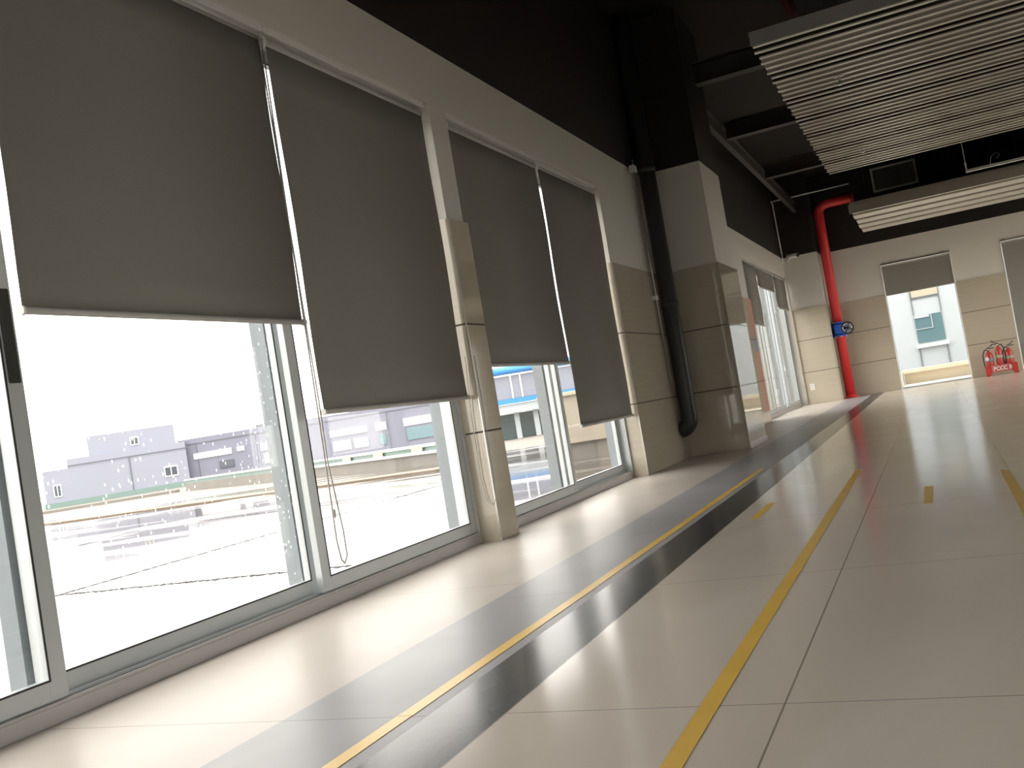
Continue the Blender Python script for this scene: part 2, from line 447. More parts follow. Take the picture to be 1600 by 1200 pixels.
blind(3.425, 4.79, .798, 'charcoal roller blind with long looped cord, left of the slim pillar', GB, cord=(3.36, .17))
blind(5.10, 6.47, .970, 'charcoal roller blind right behind the slim pillar, showing blue pipes below it', GB)
blind(6.505, 7.775, .512, 'charcoal roller blind hanging lowest, beside the dark corner downpipe', GB)
blind(14.48, 15.66, 1.44, 'small grey roller blind half lowered beside the polished column', GB)
blind(15.71, 17.42, 2.07, 'short grey roller blind rolled almost fully up in the far side window', GB)
blind(17.50, 18.90, 1.80, 'small grey roller blind nearest the far corner, above the socket wall', GB)

# loose cord loop on the slim pillar
c = MB(); cx = .008
c.tube([(cx, 4.852, 1.02), (cx, 4.858, .80), (cx, 4.850, .5), (cx, 4.846, .28), (cx + .004, 4.835, .24)], .0022, 6)
c.tube([(-.03, 4.815, 1.02), (-.05, 4.815, .7), (-.055, 4.815, .35), (-.04, 4.815, .22), (-.01, 4.822, .20), (cx + .004, 4.835, .24)], .0022, 6)
tag(c.build('pull_cord', M['cord'], origin=(0, 4.83, .2)), 'thin pale cord loop hanging against the slim tiled pillar', 'cord')

# ------------------------------------------------------------------ column
XC, YC0, YC1 = .577, 9.367, 10.33
col = tag(empty('tiled_column', (.28, 9.85, 0)), 'large square column with polished beige tile below and white paint above, beside dark downpipe', 'column')
box(0.0, XC - .02, YC0 + .02, YC1 - .02, 0, HW).build('painted_shaft', M['paint'], col, bevel=.004)
box(0.0, XC - .02, YC0 + .02, YC1 - .02, HW, ZC).build('dark_top', M['dark'], col)
t = MB()
clad(t, ('y', YC0, -1), .0005, XC - .0205, .018); clad(t, ('x', XC, 1), YC0, YC1, .018); clad(t, ('y', YC1, 1), .0005, XC - .0205, .018)
t.build('tile_cladding', M['tile'], col)
t = MB(); t.box(.0005, XC - .004, YC0 + .004, YC1 - .004, 0, TC - .012); t.build('joint_backing', M['joint'], col)
t = MB(); t.box(XC - .03, XC + .003, YC0 - .003, YC1, TC - .004, TC + .001); t.box(.18, XC + .003, YC0 - .003, YC0 + .02, TC - .004, TC + .001)

for z in (.6, 1.2): t.box(XC - .02, XC + .0015, YC0 - .0015, YC1, z - .0025, z + .0025)
t.build('top_edge_strip', M['edge'], col)
t = MB(); t.box(XC + .0005, XC + .012, YC0, YC1, .0, .052); t.build('skirting', M['edge'], col, bevel=.003)

# far-left corner pier with the socket, and far wall
wall_back_open = [(1.63, 2.85), (3.67, 4.95)]
wf = MB()
xs = [XO]
for a, b in wall_back_open:
    wf.box(xs[-1], a, YF + .02, YF + .32, 0, HW); wf.box(a, b, YF + .02, YF + .32, 2.36, HW); xs.append(b)
wf.box(xs[-1], XR, YF + .02, YF + .32, 0, HW)
wf.box(-.02, .61, 19.02, YF + .02, 0, HW)
wall_back = struct(wf.build('wall_back', M['paint'], origin=(0, YF, 0)), 'white and beige tiled end wall with two windows')
d = MB(); d.box(XO, XR, YF + .02, YF + .32, HW, ZC); d.box(-.02, .61, 19.02, YF + .02, HW, ZC); d.build('dark_upper_wall', M['dark'], wall_back)
t = MB(); j = MB()
for a, b in ((.63, 1.63), (2.85, 3.67), (4.95, XR)):
    clad(t, ('y', YF, -1), a, b, .018); j.box(a + .003, b - .003, YF + .006, YF + .0195, 0, TC - .012)
clad(t, ('y', 19.0, -1), .0005, .608, .018); j.box(.003, .61, 19.006, 19.0195, 0, TC - .012)
clad(t, ('x', .63, 1), 19.0, 19.598, .018); j.box(.6105, .624, 19.004, 19.59, 0, TC - .012)
t.build('tile_cladding', M['tile'], wall_back); j.build('joint_backing', M['joint'], wall_back)

def fixed_window(n, a, b, top, label):
    o = struct(empty('window_%d' % n, ((a + b) / 2, YF + .2, 0)), label)
    f = MB(); rect_frame(f, 'y', YF + .14, YF + .20, a, b, 0, top, .022, .03, .03); f.build('window_frame', M['alu'], o, bevel=.002)
    box(a + .02, b - .02, YF + .167, YF + .173, .03, top - .03).build('glass_pane', M['glass'], o)
    for k in (0,):
        t = MB(); t.box(a, a + .012, YF + .0, YF + .139, 0, top); t.box(b - .012, b, YF + .0, YF + .139, 0, top); t.box(a + .012, b - .012, YF + .0, YF + .139, top - .012, top)
        build_each(t, 'reveal_lining', M['white_plastic'], o)
fixed_window(4, 1.63, 2.85, 2.36, 'tall end wall window with short blind')
fixed_window(5, 3.67, 4.95, 2.36, 'end wall window fully covered by a blind')

def blind_y(x0, x1, zb, label):
    y = YF + .055
    o = tag(empty('roller_blind', ((x0 + x1) / 2, y, 2.31)), label, 'blind')
    box(x0, x1, y - .021, y - .0195, zb, 2.31).build('fabric', M['fabric'], o)
    MB().tube([(x0, y, 2.31), (x1, y, 2.31)], .021, 16).build('roller_tube', M['tube'], o)
    MB().tube([(x0, y - .02, zb), (x1, y - .02, zb)], .01, 10).build('bottom_bar', M['tube'], o)
    box(x0 - .01, x1 + .01, YF - .012, YF + .030, 2.352, 2.365).build('head_rail', M['rubber'], o)
    for xx in (x0 + .05, x1 - .1):
        MB().lathe((xx, YF - .002, 2.385), (0, -1, 0), [(.012, 0), (.012, .012), (.008, .018)], 10).build('screw', M['steel'], o)
blind_y(1.65, 2.83, 1.775, 'grey roller blind lowered over the top quarter of the end wall window')
blind_y(3.69, 4.93, .02, 'dark grey roller blind lowered to the floor right of the fire extinguishers')

# right and rear walls (mostly outside the picture)
wr = MB()
ops = [(-2.5, 2.5), (11.6, 15.6), (16.0, 19.3)]  # unseen window openings, added and placed to give fill light
prev = YB
for a, b in ops:
    wr.box(XR, XR + .3, prev, a, 0, HW); wr.box(XR, XR + .3, a, b, 2.45, HW); prev = b
wr.box(XR, XR + .3, prev, YF + .3, 0, HW)
wall_right = struct(wr.build('wall_right', M['paint'], origin=(XR, 0, 0)))
box(XR, XR + .3, YB, YF + .3, HW, ZC).build('dark_upper_wall', M['dark'], wall_right)
wb_ = MB(); wb_.box(XO, XR + .3, YB - .3, YB, 0, HW); wall_front = struct(wb_.build('wall_front', M['paint'], origin=(0, YB, 0)))
box(XO, XR + .3, YB - .3, YB, HW, ZC).build('dark_upper_wall', M['dark'], wall_front)
for i, (a, b) in enumerate(ops):
    o = struct(empty('window_%d' % (6 + i), (XR + .15, (a + b) / 2, 0)))  # added fill window, out of view
    f = MB(); rect_frame(f, 'x', XR + .1, XR + .16, a, b, 0, 2.45, .06); f.box(XR + .1, XR + .16, (a + b) / 2 - .03, (a + b) / 2 + .03, .06, 2.39)
    f.build('window_frame', M['alu'], o)
    box(XR + .127, XR + .133, a + .05, b - .05, .05, 2.4).build('glass_pane', M['glass'], o)

# ------------------------------------------------------------------ ceiling beams
bm_lab = ['dark grey steel cross beam crossing above the near ceiling panel', 'dark grey steel cross beam behind the slatted ceiling panel, second from camera', 'dark grey steel cross beam close above the red pipe']
for k, y in enumerate((9.7, 12.2, 15.2)):
    b = MB(); b.box(.42 if k else .6, XR, y - .07, y + .07, 3.60, 3.615); b.box(.42 if k else .6, XR, y - .006, y + .006, 3.615, 3.80); b.box(.42 if k else .6, XR, y - .07, y + .07, 3.80, 3.815)
    tag(b.build('ceiling_beam', M['beam'], origin=(.6, y, 3.6)), bm_lab[k], 'beam', 'steel cross beams under the black ceiling')
b = MB(); b.box(.33, .40, 11.2, 19.2, 3.60, 3.612); b.box(.36, .37, 11.2, 19.2, 3.612, 3.77); b.box(.33, .40, 11.2, 19.2, 3.77, 3.782)
tag(b.build('ceiling_beam', M['beam'], origin=(.36, 11.2, 3.6)), 'dark grey steel beam running lengthwise above the far side window', 'beam')
b = MB(); b.tube([(1.62, 3.0, 3.95), (1.62, 14.0, 3.95)], .05, 14)
tag(b.build('sprinkler_pipe', M['dred'], origin=(1.62, 3, 3.95)), 'dark red sprinkler pipe up in the black ceiling by the top edge', 'pipe')

# ------------------------------------------------------------------ slatted ceiling panels
PX0, PX1, PZ = 1.50, 6.4, 2.90
def slat_panel(y0, y1, label):
    o = tag(empty('slatted_ceiling_panel', (PX0, y0, PZ)), label, 'ceiling panel', 'slatted off white panels hung below the black ceiling')
    pitch = .14; n = int((y1 - y0) / pitch)
    s = MB()
    for k in range(n + 1):
        y = y0 + .004 + k * pitch
        x0 = PX0 + (.0 if k % 2 else .012)
        s.box(x0, PX1, y, y + .034, PZ, PZ + .010)
    s.build('slats', M['slat'], o)
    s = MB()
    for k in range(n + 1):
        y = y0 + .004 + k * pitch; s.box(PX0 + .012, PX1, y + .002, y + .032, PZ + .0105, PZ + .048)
    s.build('slat_side_shade', M['gap_shade'], o)  # dark sides paint the slats' unlit flanks
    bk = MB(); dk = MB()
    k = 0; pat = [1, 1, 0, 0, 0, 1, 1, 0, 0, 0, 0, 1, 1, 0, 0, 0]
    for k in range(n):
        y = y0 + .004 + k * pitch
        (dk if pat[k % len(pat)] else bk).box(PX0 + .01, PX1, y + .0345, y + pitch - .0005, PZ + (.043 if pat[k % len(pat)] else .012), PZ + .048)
    bk.build('backing_sheet', M['back_shade'], o); dk.build('gap_shade_sheet', M['gap_shade'], o)  # the dark sheets are painted shade, the gaps are closed
    box(PX0, PX1, y0 - .006, y0 + .003, PZ + .006, PZ + .105).build('fascia', M['fascia'], o)
    r = MB()
    for yy in (y0 + .3, (y0 + y1) / 2, y1 - .3):
        for xx in (2.0, 4.0, 6.0): r.tube([(xx, yy, PZ + .05), (xx, yy, ZC)], .005, 6)
    build_each(r, 'hanger_rod', M['duct'], o)
    return o
slat_panel(6.92, 12.36, 'big off white slatted ceiling panel hanging in the upper right')
# far panel: broad corrugations, shade of their slanted faces put into the sheet colour
o = tag(empty('slatted_ceiling_panel', (PX0, 15.57, PZ)), 'smaller corrugated off white ceiling panel close to the end wall', 'ceiling panel', 'slatted off white panels hung below the black ceiling')
y0, y1 = 15.57, 18.73
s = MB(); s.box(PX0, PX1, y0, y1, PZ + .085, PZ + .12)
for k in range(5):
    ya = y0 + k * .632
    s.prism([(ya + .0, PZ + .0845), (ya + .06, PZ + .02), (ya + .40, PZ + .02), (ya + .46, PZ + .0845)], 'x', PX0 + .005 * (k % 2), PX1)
s.build('shade_toned_corrugation', M['back_shade'], o)
s = MB()
for k in range(5): s.box(PX0 - .01 * (k % 2), PX1, y0 + k * .632 + .03, y0 + k * .632 + .43, PZ, PZ + .0195)
s.build('broad_slats', M['slat'], o)
box(PX0 - .02, PX1, y0 - .012, y0 - .001, PZ - .05, PZ + .085).build('fascia', M['back_shade'], o)
r = MB()
for yy in (15.9, 17.7):
    for xx in (1.75, 4.0, 6.1): r.tube([(xx, yy, PZ + .06), (xx, yy, ZC)], .005, 6)
build_each(r, 'hanger_rod', M['duct'], o)

# sprinkler heads
for x, y, lab in ((1.974, 8.21, 'small sprinkler head under the near part of the big slatted panel'), (1.956, 11.09, 'small sprinkler head near the far edge of the big slatted panel')):
    o = tag(empty('fire_sprinkler', (x, y, PZ)), lab, 'sprinkler', 'sprinkler heads below the slatted panel')
    MB().lathe((x, y, PZ - .008), (0, 0, 1), [(.038, 0), (.040, .004), (.030, .0075)], 20).build('escutcheon', M['white_plastic'], o)
    MB().tube([(x, y, PZ - .009), (x, y, PZ - .035)], .010, 10).build('stem', M['bolt'], o)
    a = MB()
    for sx in (-1, 1): a.tube([(x, y, PZ - .034), (x + sx * .014, y, PZ - .045), (x + sx * .010, y, PZ - .062), (x, y, PZ - .070)], .003, 6)
    a.build('yoke', M['bolt'], o)
    MB().lathe((x, y, PZ - .075), (0, 0, 1), [(.020, 0), (.020, .004)], 16).build('deflector', M['bolt'], o)

# hanging white lamp rail between the panels
o = tag(empty('lamp_rail', (3.03, 13.5, 2.75)), 'thin white lamp rail hanging in the dark gap between both slatted panels', 'lamp rail')
b = MB(); b.box(3.02, 6.0, 13.47, 13.53, 2.745, 2.775); b.build('rail', M['white_plastic'], o, bevel=.003)
b = MB(); b.box(3.02, 3.04, 13.485, 13.515, 2.776, 2.87); b.build('end_bracket', M['white_plastic'], o)
b = MB()
for xx in (3.03, 3.75, 5.5): b.tube([(xx, 13.5, 2.776 if xx > 3.1 else 2.871), (xx - .02, 13.5, ZC)], .004, 6)
build_each(b, 'hanger_rod', M['steel'], o)
b = MB(); b.tube([(3.30, 13.46, 2.78), (3.32, 13.46, 2.86), (3.38, 13.46, 2.90), (3.42, 13.46, 2.87), (3.38, 13.46, 2.83)], .003, 6); b.build('loose_cable', M['cord'], o)

# air duct and grille
b = MB(); b.box(1.50, 6.5, 18.0, 19.10, 3.30, 4.05); tag(b.build('air_duct', M['dark'], origin=(2, 18, 3.3)), 'black painted air duct box at the far end of the ceiling', 'duct')
gy = 17.99
gx0, gz0, gx1, gz1 = 1.80, 3.46, 2.53, 3.88
o = tag(empty('ventilation_grille', ((gx0 + gx1) / 2, gy, gz0)), 'pale rectangular ventilation grille on the black duct above the red pipe', 'grille')
f = MB(); rect_frame(f, 'y', gy - .02, gy - .001, gx0, gx1, gz0, gz1, .035); f.build('grille_frame', M['grille'], o, bevel=.003)
f = MB()
for k in range(17):
    z = gz0 + .05 + k * .0205; f.box(gx0 + .035, gx1 - .035, gy - .012, gy - .004, z, z + .006)
f.build('louvres', M['steel'], o)
f = MB()
for k in range(22):
    x = gx0 + .05 + k * .030; f.box(x, x + .004, gy - .014, gy - .0125, gz0 + .035, gz1 - .035)
f.build('grid_bars', M['steel'], o)

# ------------------------------------------------------------------ red riser pipe with blue valve
PXc, PYc, PR = .745, 19.30, .088
o = tag(empty('red_fire_pipe', (PXc, PYc, 0)), 'thick glossy red fire pipe rising from floor beside the far corner pier', 'pipe')
pts = [(PXc, PYc, .0), (PXc, PYc, 3.50)]
for k in range(1, 9):
    a = k / 8 * math.pi / 2; pts.append((PXc + .18 * (1 - math.cos(a)), PYc, 3.50 + .18 * math.sin(a)))
pts += [(1.36, PYc, 3.68)]
MB().tube(pts, PR, 28).build('pipe', M['red'], o)
b = MB(); b.tube([(1.361, PYc, 3.68), (1.40, PYc, 3.68)], PR + .016, 24); b.build('end_coupling', M['dred'], o)
b = MB(); b.lathe((PXc, PYc, 0), (0, 0, 1), [(.15, 0), (.15, .02), (.095, .024), (.095, .06)], 28); b.build('floor_collar', M['red'], o)
vz = 1.30
v = MB(); v.lathe((PXc, PYc, vz - .13), (0, 0, 1), [(.095, 0), (.140, .0), (.140, .028), (.115, .030), (.122, .13), (.115, .230), (.140, .232), (.140, .26), (.095, .26)], 28)
v.box(PXc - .07, PXc + .07, PYc - .17, PYc - .08, vz - .085, vz + .085)
v = v.build('valve', M['blue'], o); v['label'] = 'blue enamelled valve body'
b = MB()
for k in range(8):
    a = k * math.pi / 4 + .2
    b.tube([(PXc + .124 * math.cos(a), PYc + .124 * math.sin(a), vz - .155), (PXc + .124 * math.cos(a), PYc + .124 * math.sin(a), vz - .085)], .012, 8)
    b.tube([(PXc + .124 * math.cos(a), PYc + .124 * math.sin(a), vz + .085), (PXc + .124 * math.cos(a), PYc + .124 * math.sin(a), vz + .155)], .012, 8)
build_each(b, 'bolt', M['bolt'], v)
b = MB(); b.tube([(PXc + .07, PYc - .13, vz), (PXc + .16, PYc - .20, vz)], .02, 10)
wc = Vector((PXc + .165, PYc - .20, vz)); ax = Vector((.35, -1, 0))
b.torus(wc, ax, .105, .014); b.lathe(wc - ax.normalized() * .01, ax, [(.03, 0), (.03, .02)], 12)
for k in range(4):
    a_ = ax.normalized().orthogonal().normalized(); b_ = ax.normalized().cross(a_); an = k * math.pi / 2 + .4
    b.tube([wc, wc + (a_ * math.cos(an) + b_ * math.sin(an)) * .102], .008, 6)
b.build('handwheel', M['black'], v)
b = MB(); b.torus(wc - ax.normalized() * .02, ax, .085, .012); b.build('wheel_rim', M['bolt'], v)

# ------------------------------------------------------------------ dark downpipe in the corner and thin conduit
dx, dy, dr = .10, 9.13, .078
o = tag(empty('downpipe', (dx, dy, .25)), 'charcoal downpipe in the corner between window wall and tiled column', 'pipe')
pts = [(dx, dy, ZC - .01), (dx, dy, .38)]
for k in range(1, 7):
    a = k / 6 * math.pi / 2; pts.append((dx - .10 * (1 - math.cos(a)), dy + 0.0, .38 - .10 * math.sin(a)))
pts[-1] = (.006, dy, .28)
MB().tube(pts, dr, 24).build('pipe', M['pipe_dark'], o)
b = MB()
for z in (1.45, 2.75): b.lathe((dx, dy, z), (0, 0, 1), [(dr + .001, 0), (dr + .008, 0), (dr + .008, .05), (dr + .001, .05)], 24)
build_each(b, 'coupling', M['pipe_dark'], o)
o = tag(empty('conduit', (.02, 8.93, 1.0)), 'thin grey conduit running down beside the charcoal downpipe', 'conduit')
b = MB(); b.tube([(.03, 8.93, 2.86), (.03, 8.95, .75)], .008, 10); b.build('tube', M['steel'], o)
b = MB(); b.box(.001, .045, 8.90, 8.97, 1.52, 1.56); b.box(.001, .05, 8.87, 8.97, 2.74, 2.80); build_each(b, 'clip', M['white_plastic'], o)

# ------------------------------------------------------------------ camera, conduit, socket
o = tag(empty('security_camera', (-.02, 18.94, 2.76)), 'small white security camera high in the far left corner', 'camera')
b = MB(); b.box(-.019, .03, 18.86, 18.98, 2.70, 2.79); b.build('junction_box', M['white_plastic'], o, bevel=.006)
b = MB(); b.tube([(.03, 18.92, 2.745), (.10, 18.86, 2.71), (.15, 18.84, 2.765)], .014, 8); b.build('bracket', M['white_plastic'], o)
b = MB(); b.tube([(.10, 18.86, 2.80), (.29, 18.76, 2.775)], .042, 14); b.build('camera_body', M['white_plastic'], o)
b = MB(); b.tube([(.291, 18.7595, 2.775), (.31, 18.75, 2.772)], .034, 14); b.build('lens', M['black'], o)
b = MB(); b.tube([(.0, 18.95, 2.80), (-.005, 18.95, 3.25), (-.01, 18.95, 3.80), (-.005, 18.95, 3.82), (-.06+.05, 18.80, 3.86), (1.39, 18.95-.15, 3.86)], .013, 8)
tag(b.build('conduit', M['white_plastic'], origin=(0, 18.95, 2.8)), 'thin white conduit rising from the security camera and bending right near the red pipe', 'conduit')
o = tag(empty('wall_socket', (.12, 19.0, .32)), 'small white wall socket low on the far corner pier', 'socket')
box(.08, .165, 18.988, 18.9995, .26, .38).build('face_plate', M['white_plastic'], o, bevel=.003)
b = MB()
for z in (.295, .345):
    for x in (.108, .137): b.box(x - .004, x + .004, 18.9872, 18.9879, z - .01, z + .01)
build_each(b, 'socket_hole', M['black'], o)

# ------------------------------------------------------------------ floor tape
def tape(x0, x1, y0, y1, lab, wav=.0):
    b = MB(); n = max(2, int((y1 - y0) / .4)); L = []
    for i in range(n + 1):
        y = y0 + (y1 - y0) * i / n; w = random.uniform(-wav, wav)
        L.append([b.bm.verts.new((x0 + w, y, .0006)), b.bm.verts.new((x1 + w, y, .0006)), b.bm.verts.new((x1 + w, y, .0012)), b.bm.verts.new((x0 + w, y, .0012))])
    for i in range(n):
        for k in range(4): b._f([L[i][k], L[i][(k + 1) % 4], L[i + 1][(k + 1) % 4], L[i + 1][k]])
    b._f(L[0]); b._f(L[-1])
    tag(b.build('floor_tape', M['tape'], origin=((x0 + x1) / 2, y0, 0)), lab, 'tape', 'yellow tape stuck on the floor')
tape(1.030, 1.070, -2, 1.955, 'near piece of yellow tape on the grey floor band, at the bottom edge', .0)
tape(1.033, 1.073, 1.958, 7.08, 'long thin yellow tape line on the grey floor band along the windows', .002)
tape(1.752, 1.792, -2, 6.19, 'wider looking yellow tape line across the pale tiles, middle of the floor', .001)
tape(2.492, 2.532, -2, 5.33, 'yellow tape line cut off by the right edge of the photo', .001)
tape(1.400, 1.440, 4.58, 5.08, 'short loose yellow tape piece beside the black floor band', .0)
tape(2.150, 2.190, 4.47, 5.03, 'short yellow tape piece on open floor before the end window', .0)

# ------------------------------------------------------------------ fire extinguishers
SY = 19.30
o = tag(empty('extinguisher_stand', (3.31, SY, 0)), 'low red metal stand with white lettering holding three fire extinguishers', 'stand')
b = MB()
b.box(3.06, 3.575, SY - .100, SY - .092, .06, .185); b.box(3.06, 3.575, SY + .092, SY + .100, .06, .185)
b.box(3.06, 3.575, SY - .0915, SY + .0915, .06, .068)
b.box(3.06, 3.068, SY - .0915, SY + .0915, .0685, .185); b.box(3.567, 3.575, SY - .0915, SY + .0915, .0685, .185)
b.build('tray', M['ext'], o)
for x0 in (3.06, 3.475):
    for y0 in (SY - .100, SY + .030):
        l = MB(); l.prism([(x0, .0), (x0 + (.05 if x0 < 3.2 else .10), .0), (x0 + .10, .0595), (x0, .0595)] if x0 < 3.2 else [(x0 + .05, .0), (x0 + .10, .0), (x0 + .10, .0595), (x0, .0595)], 'y', y0, y0 + .07)
        l.build('leg', M['ext'], o)
def text(s, x, y, z, size, name, mt, parent):
    cu = bpy.data.curves.new(name, 'FONT'); cu.body = s; cu.size = size; cu.extrude = .001; cu.offset = .004
    tmp = bpy.data.objects.new(name, cu); COL.objects.link(tmp)
    bpy.context.view_layer.update()
    me = bpy.data.meshes.new_from_object(tmp.evaluated_get(bpy.context.evaluated_depsgraph_get()))
    bpy.data.objects.remove(tmp)
    me.transform(Matrix.Translation(Vector((x, y, z)) - ORG[parent]) @ Matrix.Rotation(math.pi / 2, 4, 'X'))
    me.materials.append(mt)
    ob = bpy.data.objects.new(name, me); COL.objects.link(ob); ob.parent = parent; ORG[ob] = ORG[parent]
text('PCCC !!', 3.185, SY - .1025, .093, .085, 'lettering', M['label'], o)
b = MB(); rect_frame(b, 'y', SY - .1015, SY - .1005, 3.165, 3.455, .075, .172, .004); b.build('letter_border', M['label'], o)

def extinguisher(x, lab, r, h, labmat, hose_side, tilt=0, second=None):
    z0 = .0685; y = SY
    o = tag(empty('fire_extinguisher', (x, y, z0)), lab, 'extinguisher', 'red fire extinguishers in the low stand')
    MB().lathe((x, y, z0), (0, 0, 1), [(r * .9, 0), (r, .015), (r, h * .78), (r * .93, h * .86), (r * .7, h * .94), (r * .36, h), (r * .33, h + .02)], 28).build('cylinder', M['ext'], o)
    MB().lathe((x, y, z0 + h * .52), (0, 0, 1), [(r + .0008, 0), (r + .0012, 0), (r + .0012, h * .14), (r + .0008, h * .14)], 28).build('label_band', labmat, o)
    if second: MB().tube([(x - r * .62, y - r * .84, z0 + h * .66), (x - r * .64, y - r * .87, z0 + h * .66)], .034, 16).build('round_sticker', M['label'], o)
    v = MB(); v.tube([(x, y, z0 + h + .021), (x, y, z0 + h + .05)], .016, 12); v = v.build('valve', M['bolt'], o)
    l = MB(); a = hose_side
    l.tube([(x - .02 * a, y, z0 + h + .052), (x + .05 * a, y, z0 + h + .085), (x + .095 * a, y, z0 + h + .125)], .007, 8)
    l.tube([(x - .02 * a, y, z0 + h + .045), (x + .10 * a, y, z0 + h + .055)], .007, 8)
    build_each(l, 'squeeze_lever', M['black'], o)
    hz = MB(); s_ = -a
    hz.tube([(x + .018 * s_, y, z0 + h + .035), (x + .06 * s_, y - .01, z0 + h + .03), (x + (r + .028) * s_, y - .02, z0 + h - .04), (x + (r + .034) * s_, y - .02, z0 + h * .6), (x + (r + .022) * s_, y - .02, z0 + h * .25), (x + (r + .014) * s_, y - .015, z0 + h * .16)], .010, 8)
    hz.build('hose', M['black'], o)
extinguisher(3.155, 'left fire extinguisher in the stand, with round white sticker', .066, .37, M['bluelabel'], 1, second=True)
extinguisher(3.318, 'middle fire extinguisher in the stand, the tallest of the three', .060, .43, M['greenlabel'], -1)
extinguisher(3.475, 'right fire extinguisher in the stand, nearest the closed blind', .066, .37, M['greenlabel'], 1)

# ------------------------------------------------------------------ outside: terrace
TZ = -.07
b = MB(); b.box(-120, XO - .0005, -60, 21.3, TZ - .2, TZ); 
terr = struct(b.build('floor_terrace', M['terrace'], origin=(0, 0, TZ)), 'wet pale terrace outside the windows')
b = MB(); b.box(-120, 60, 21.301, 160, TZ - .2, TZ - .001); b.box(XO, 60, YF + .33, 21.3, TZ - .2, TZ - .001)
struct(b.build('floor_yard', M['conc'], origin=(0, 30, TZ)))
b = MB(); b.box(XR + .31, 60, -60, YF + .3, TZ - .2, TZ - .001); struct(b.build('floor_yard_right', M['conc'], origin=(20, 0, TZ)))
def crack(p0, p1, w, dash, wob):
    p0, p1 = Vector(p0), Vector(p1); L = (p1 - p0).length; d = (p1 - p0) / L; n = Vector((-d.y, d.x)); t = 0; prev = None
    while t < L:
        on = random.uniform(.3, 1.6) * dash; off = random.uniform(.1, .7) * dash
        for tt, ww in ((t, w * .12), (t + on * .15, w * random.uniform(.6, 1.3)), (t + on * .85, w * random.uniform(.6, 1.3)), (t + on, w * .12)):
            c_ = p0 + d * tt + n * random.uniform(-wob, wob) * (1 if ww > w * .2 else .5)
            q = [c_ + n * ww, c_ - n * ww]
            v = [ck_.bm.verts.new((q[0].x, q[0].y, TZ + .0003)), ck_.bm.verts.new((q[1].x, q[1].y, TZ + .0003)), ck_.bm.verts.new((q[1].x, q[1].y, TZ + .003)), ck_.bm.verts.new((q[0].x, q[0].y, TZ + .003))]
            if prev:
                for k in range(4): ck_._f([prev[k], prev[(k + 1) % 4], v[(k + 1) % 4], v[k]])
            else: ck_._f(v)
            prev = v
        t += on + off
    ck_._f(prev)
for p0, p1, w, dash, wob, lab in (
    ((-3.66, 4.2), (-4.05, 12.5), .018, .10, .006, 'dark broken joint line running lengthwise on the wet terrace outside'),
    ((-4.3, 5.13), (-.75, 4.975), .018, .05, .02, 'dotted dark mark line crossing the wet terrace nearest the sill'),
    ((-8.1, 11.35), (-3.2, 10.35), .018, .07, .012, 'farther dashed joint line on the wet terrace, seen through both panes'),
    ((-8.3, 8.4), (-8.8, 11.0), .014, .18, .02, 'farthest thin dashed line on the wet terrace')):
    ck_ = MB(); crack(p0, p1, w, dash, wob); tag(ck_.build('terrace_crack', M['crack'], origin=(p0[0], p0[1], TZ)), lab, 'joint line')

# site frame, turned with the far buildings' fronts
YAW = .4082
SITE = Vector((2.30268, 0.0, 0.63742))   # camera point, taken as origin of the site frame
FH = Vector((-math.sin(YAW), math.cos(YAW), 0)); RH = Vector((math.cos(YAW), math.sin(YAW), 0))
def site(D, u0=0.0, z0=0.0):
    """matrix: local x along the building front, y away from the window, z up. D metres out"""
    o_ = Vector((SITE.x, SITE.y, 0)) + FH * D + RH * u0
    return Matrix(((RH.x, FH.x, 0, o_.x), (RH.y, FH.y, 0, o_.y), (0, 0, 1, z0), (0, 0, 0, 1)))
m60 = site(60)
def sbox(mb, u0, u1, d0, d1, z0, z1, mm=None): mb.box(u0, u1, d0, d1, z0, z1, mm or m60)
# stepped building
o = tag(empty('stepped_building', m60 @ Vector((-25, 3, TZ))), 'blue grey stepped building standing across the terrace, at left', 'building')
TH = math.atan2(25, 60)
m60b = Matrix.Translation(Vector((SITE.x, SITE.y, 0))) @ Matrix.Rotation(TH, 4, 'Z') @ Matrix.Translation(Vector((-SITE.x, -SITE.y, 0))) @ site(63)
def cu_(u): return 63 * math.tan(math.atan2(u, 60) + TH)
def sbox(mb, u0, u1, d0, d1, z0, z1):
    um = (u0 + u1) / 2; k = 63 / math.cos(math.atan2(um, 60) + TH) / math.hypot(um, 60)
    g = lambda z: SITE.z + (z - SITE.z) * k if z > TZ + .01 else TZ
    mb.box(cu_(u0), cu_(u1), d0, d1, g(z0), g(z1), m60b)
b = MB(); sbox(b, -29.4, -20.45, 0, 4, TZ, 2.17); sbox(b, -27.8, -20.45, .0, 4, 2.1701, 2.70); b.build('wall', M['bgrey2'], o)
b = MB(); sbox(b, -26.4, -20.95,   .5, 3.6, 2.701, 3.90); b.build('upper_storey', M['bgrey2'], o)
b = MB(); sbox(b, -29.45, -20.4, -.04, -.005, 2.28, 2.33); sbox(b, -24.0, -23.93, -.04, -.005, TZ, 2.28); b.build('seam', M['seam'], o)
b = MB(); sbox(b, -29.5, -20.42, -.06, -.005, TZ, .22); b.build('base_strip', M['bgreen'], o)
for u0, u1, z0, z1 in ((-21.95, -21.1, .68, 1.30), (-28.85, -28.35, .55, 1.3), (-23.75, -23.2, 2.95, 3.45)):
    d0 = .44 if z0 > 2.7 else -.06
    b = MB(); sbox(b, u0, u1, d0, d0 + .05, z0, z1); w = b.build('window', M['bwhite'], o)
    b = MB(); mid = (u0 + u1) / 2; sbox(b, u0 + .06, mid - .03, d0 - .02, d0 - .001, z0 + .06, z1 - .06); sbox(b, mid + .03, u1 - .06, d0 - .02, d0 - .001, z0 + .06, z1 - .06); b.build('pane', M['bdark'], w)
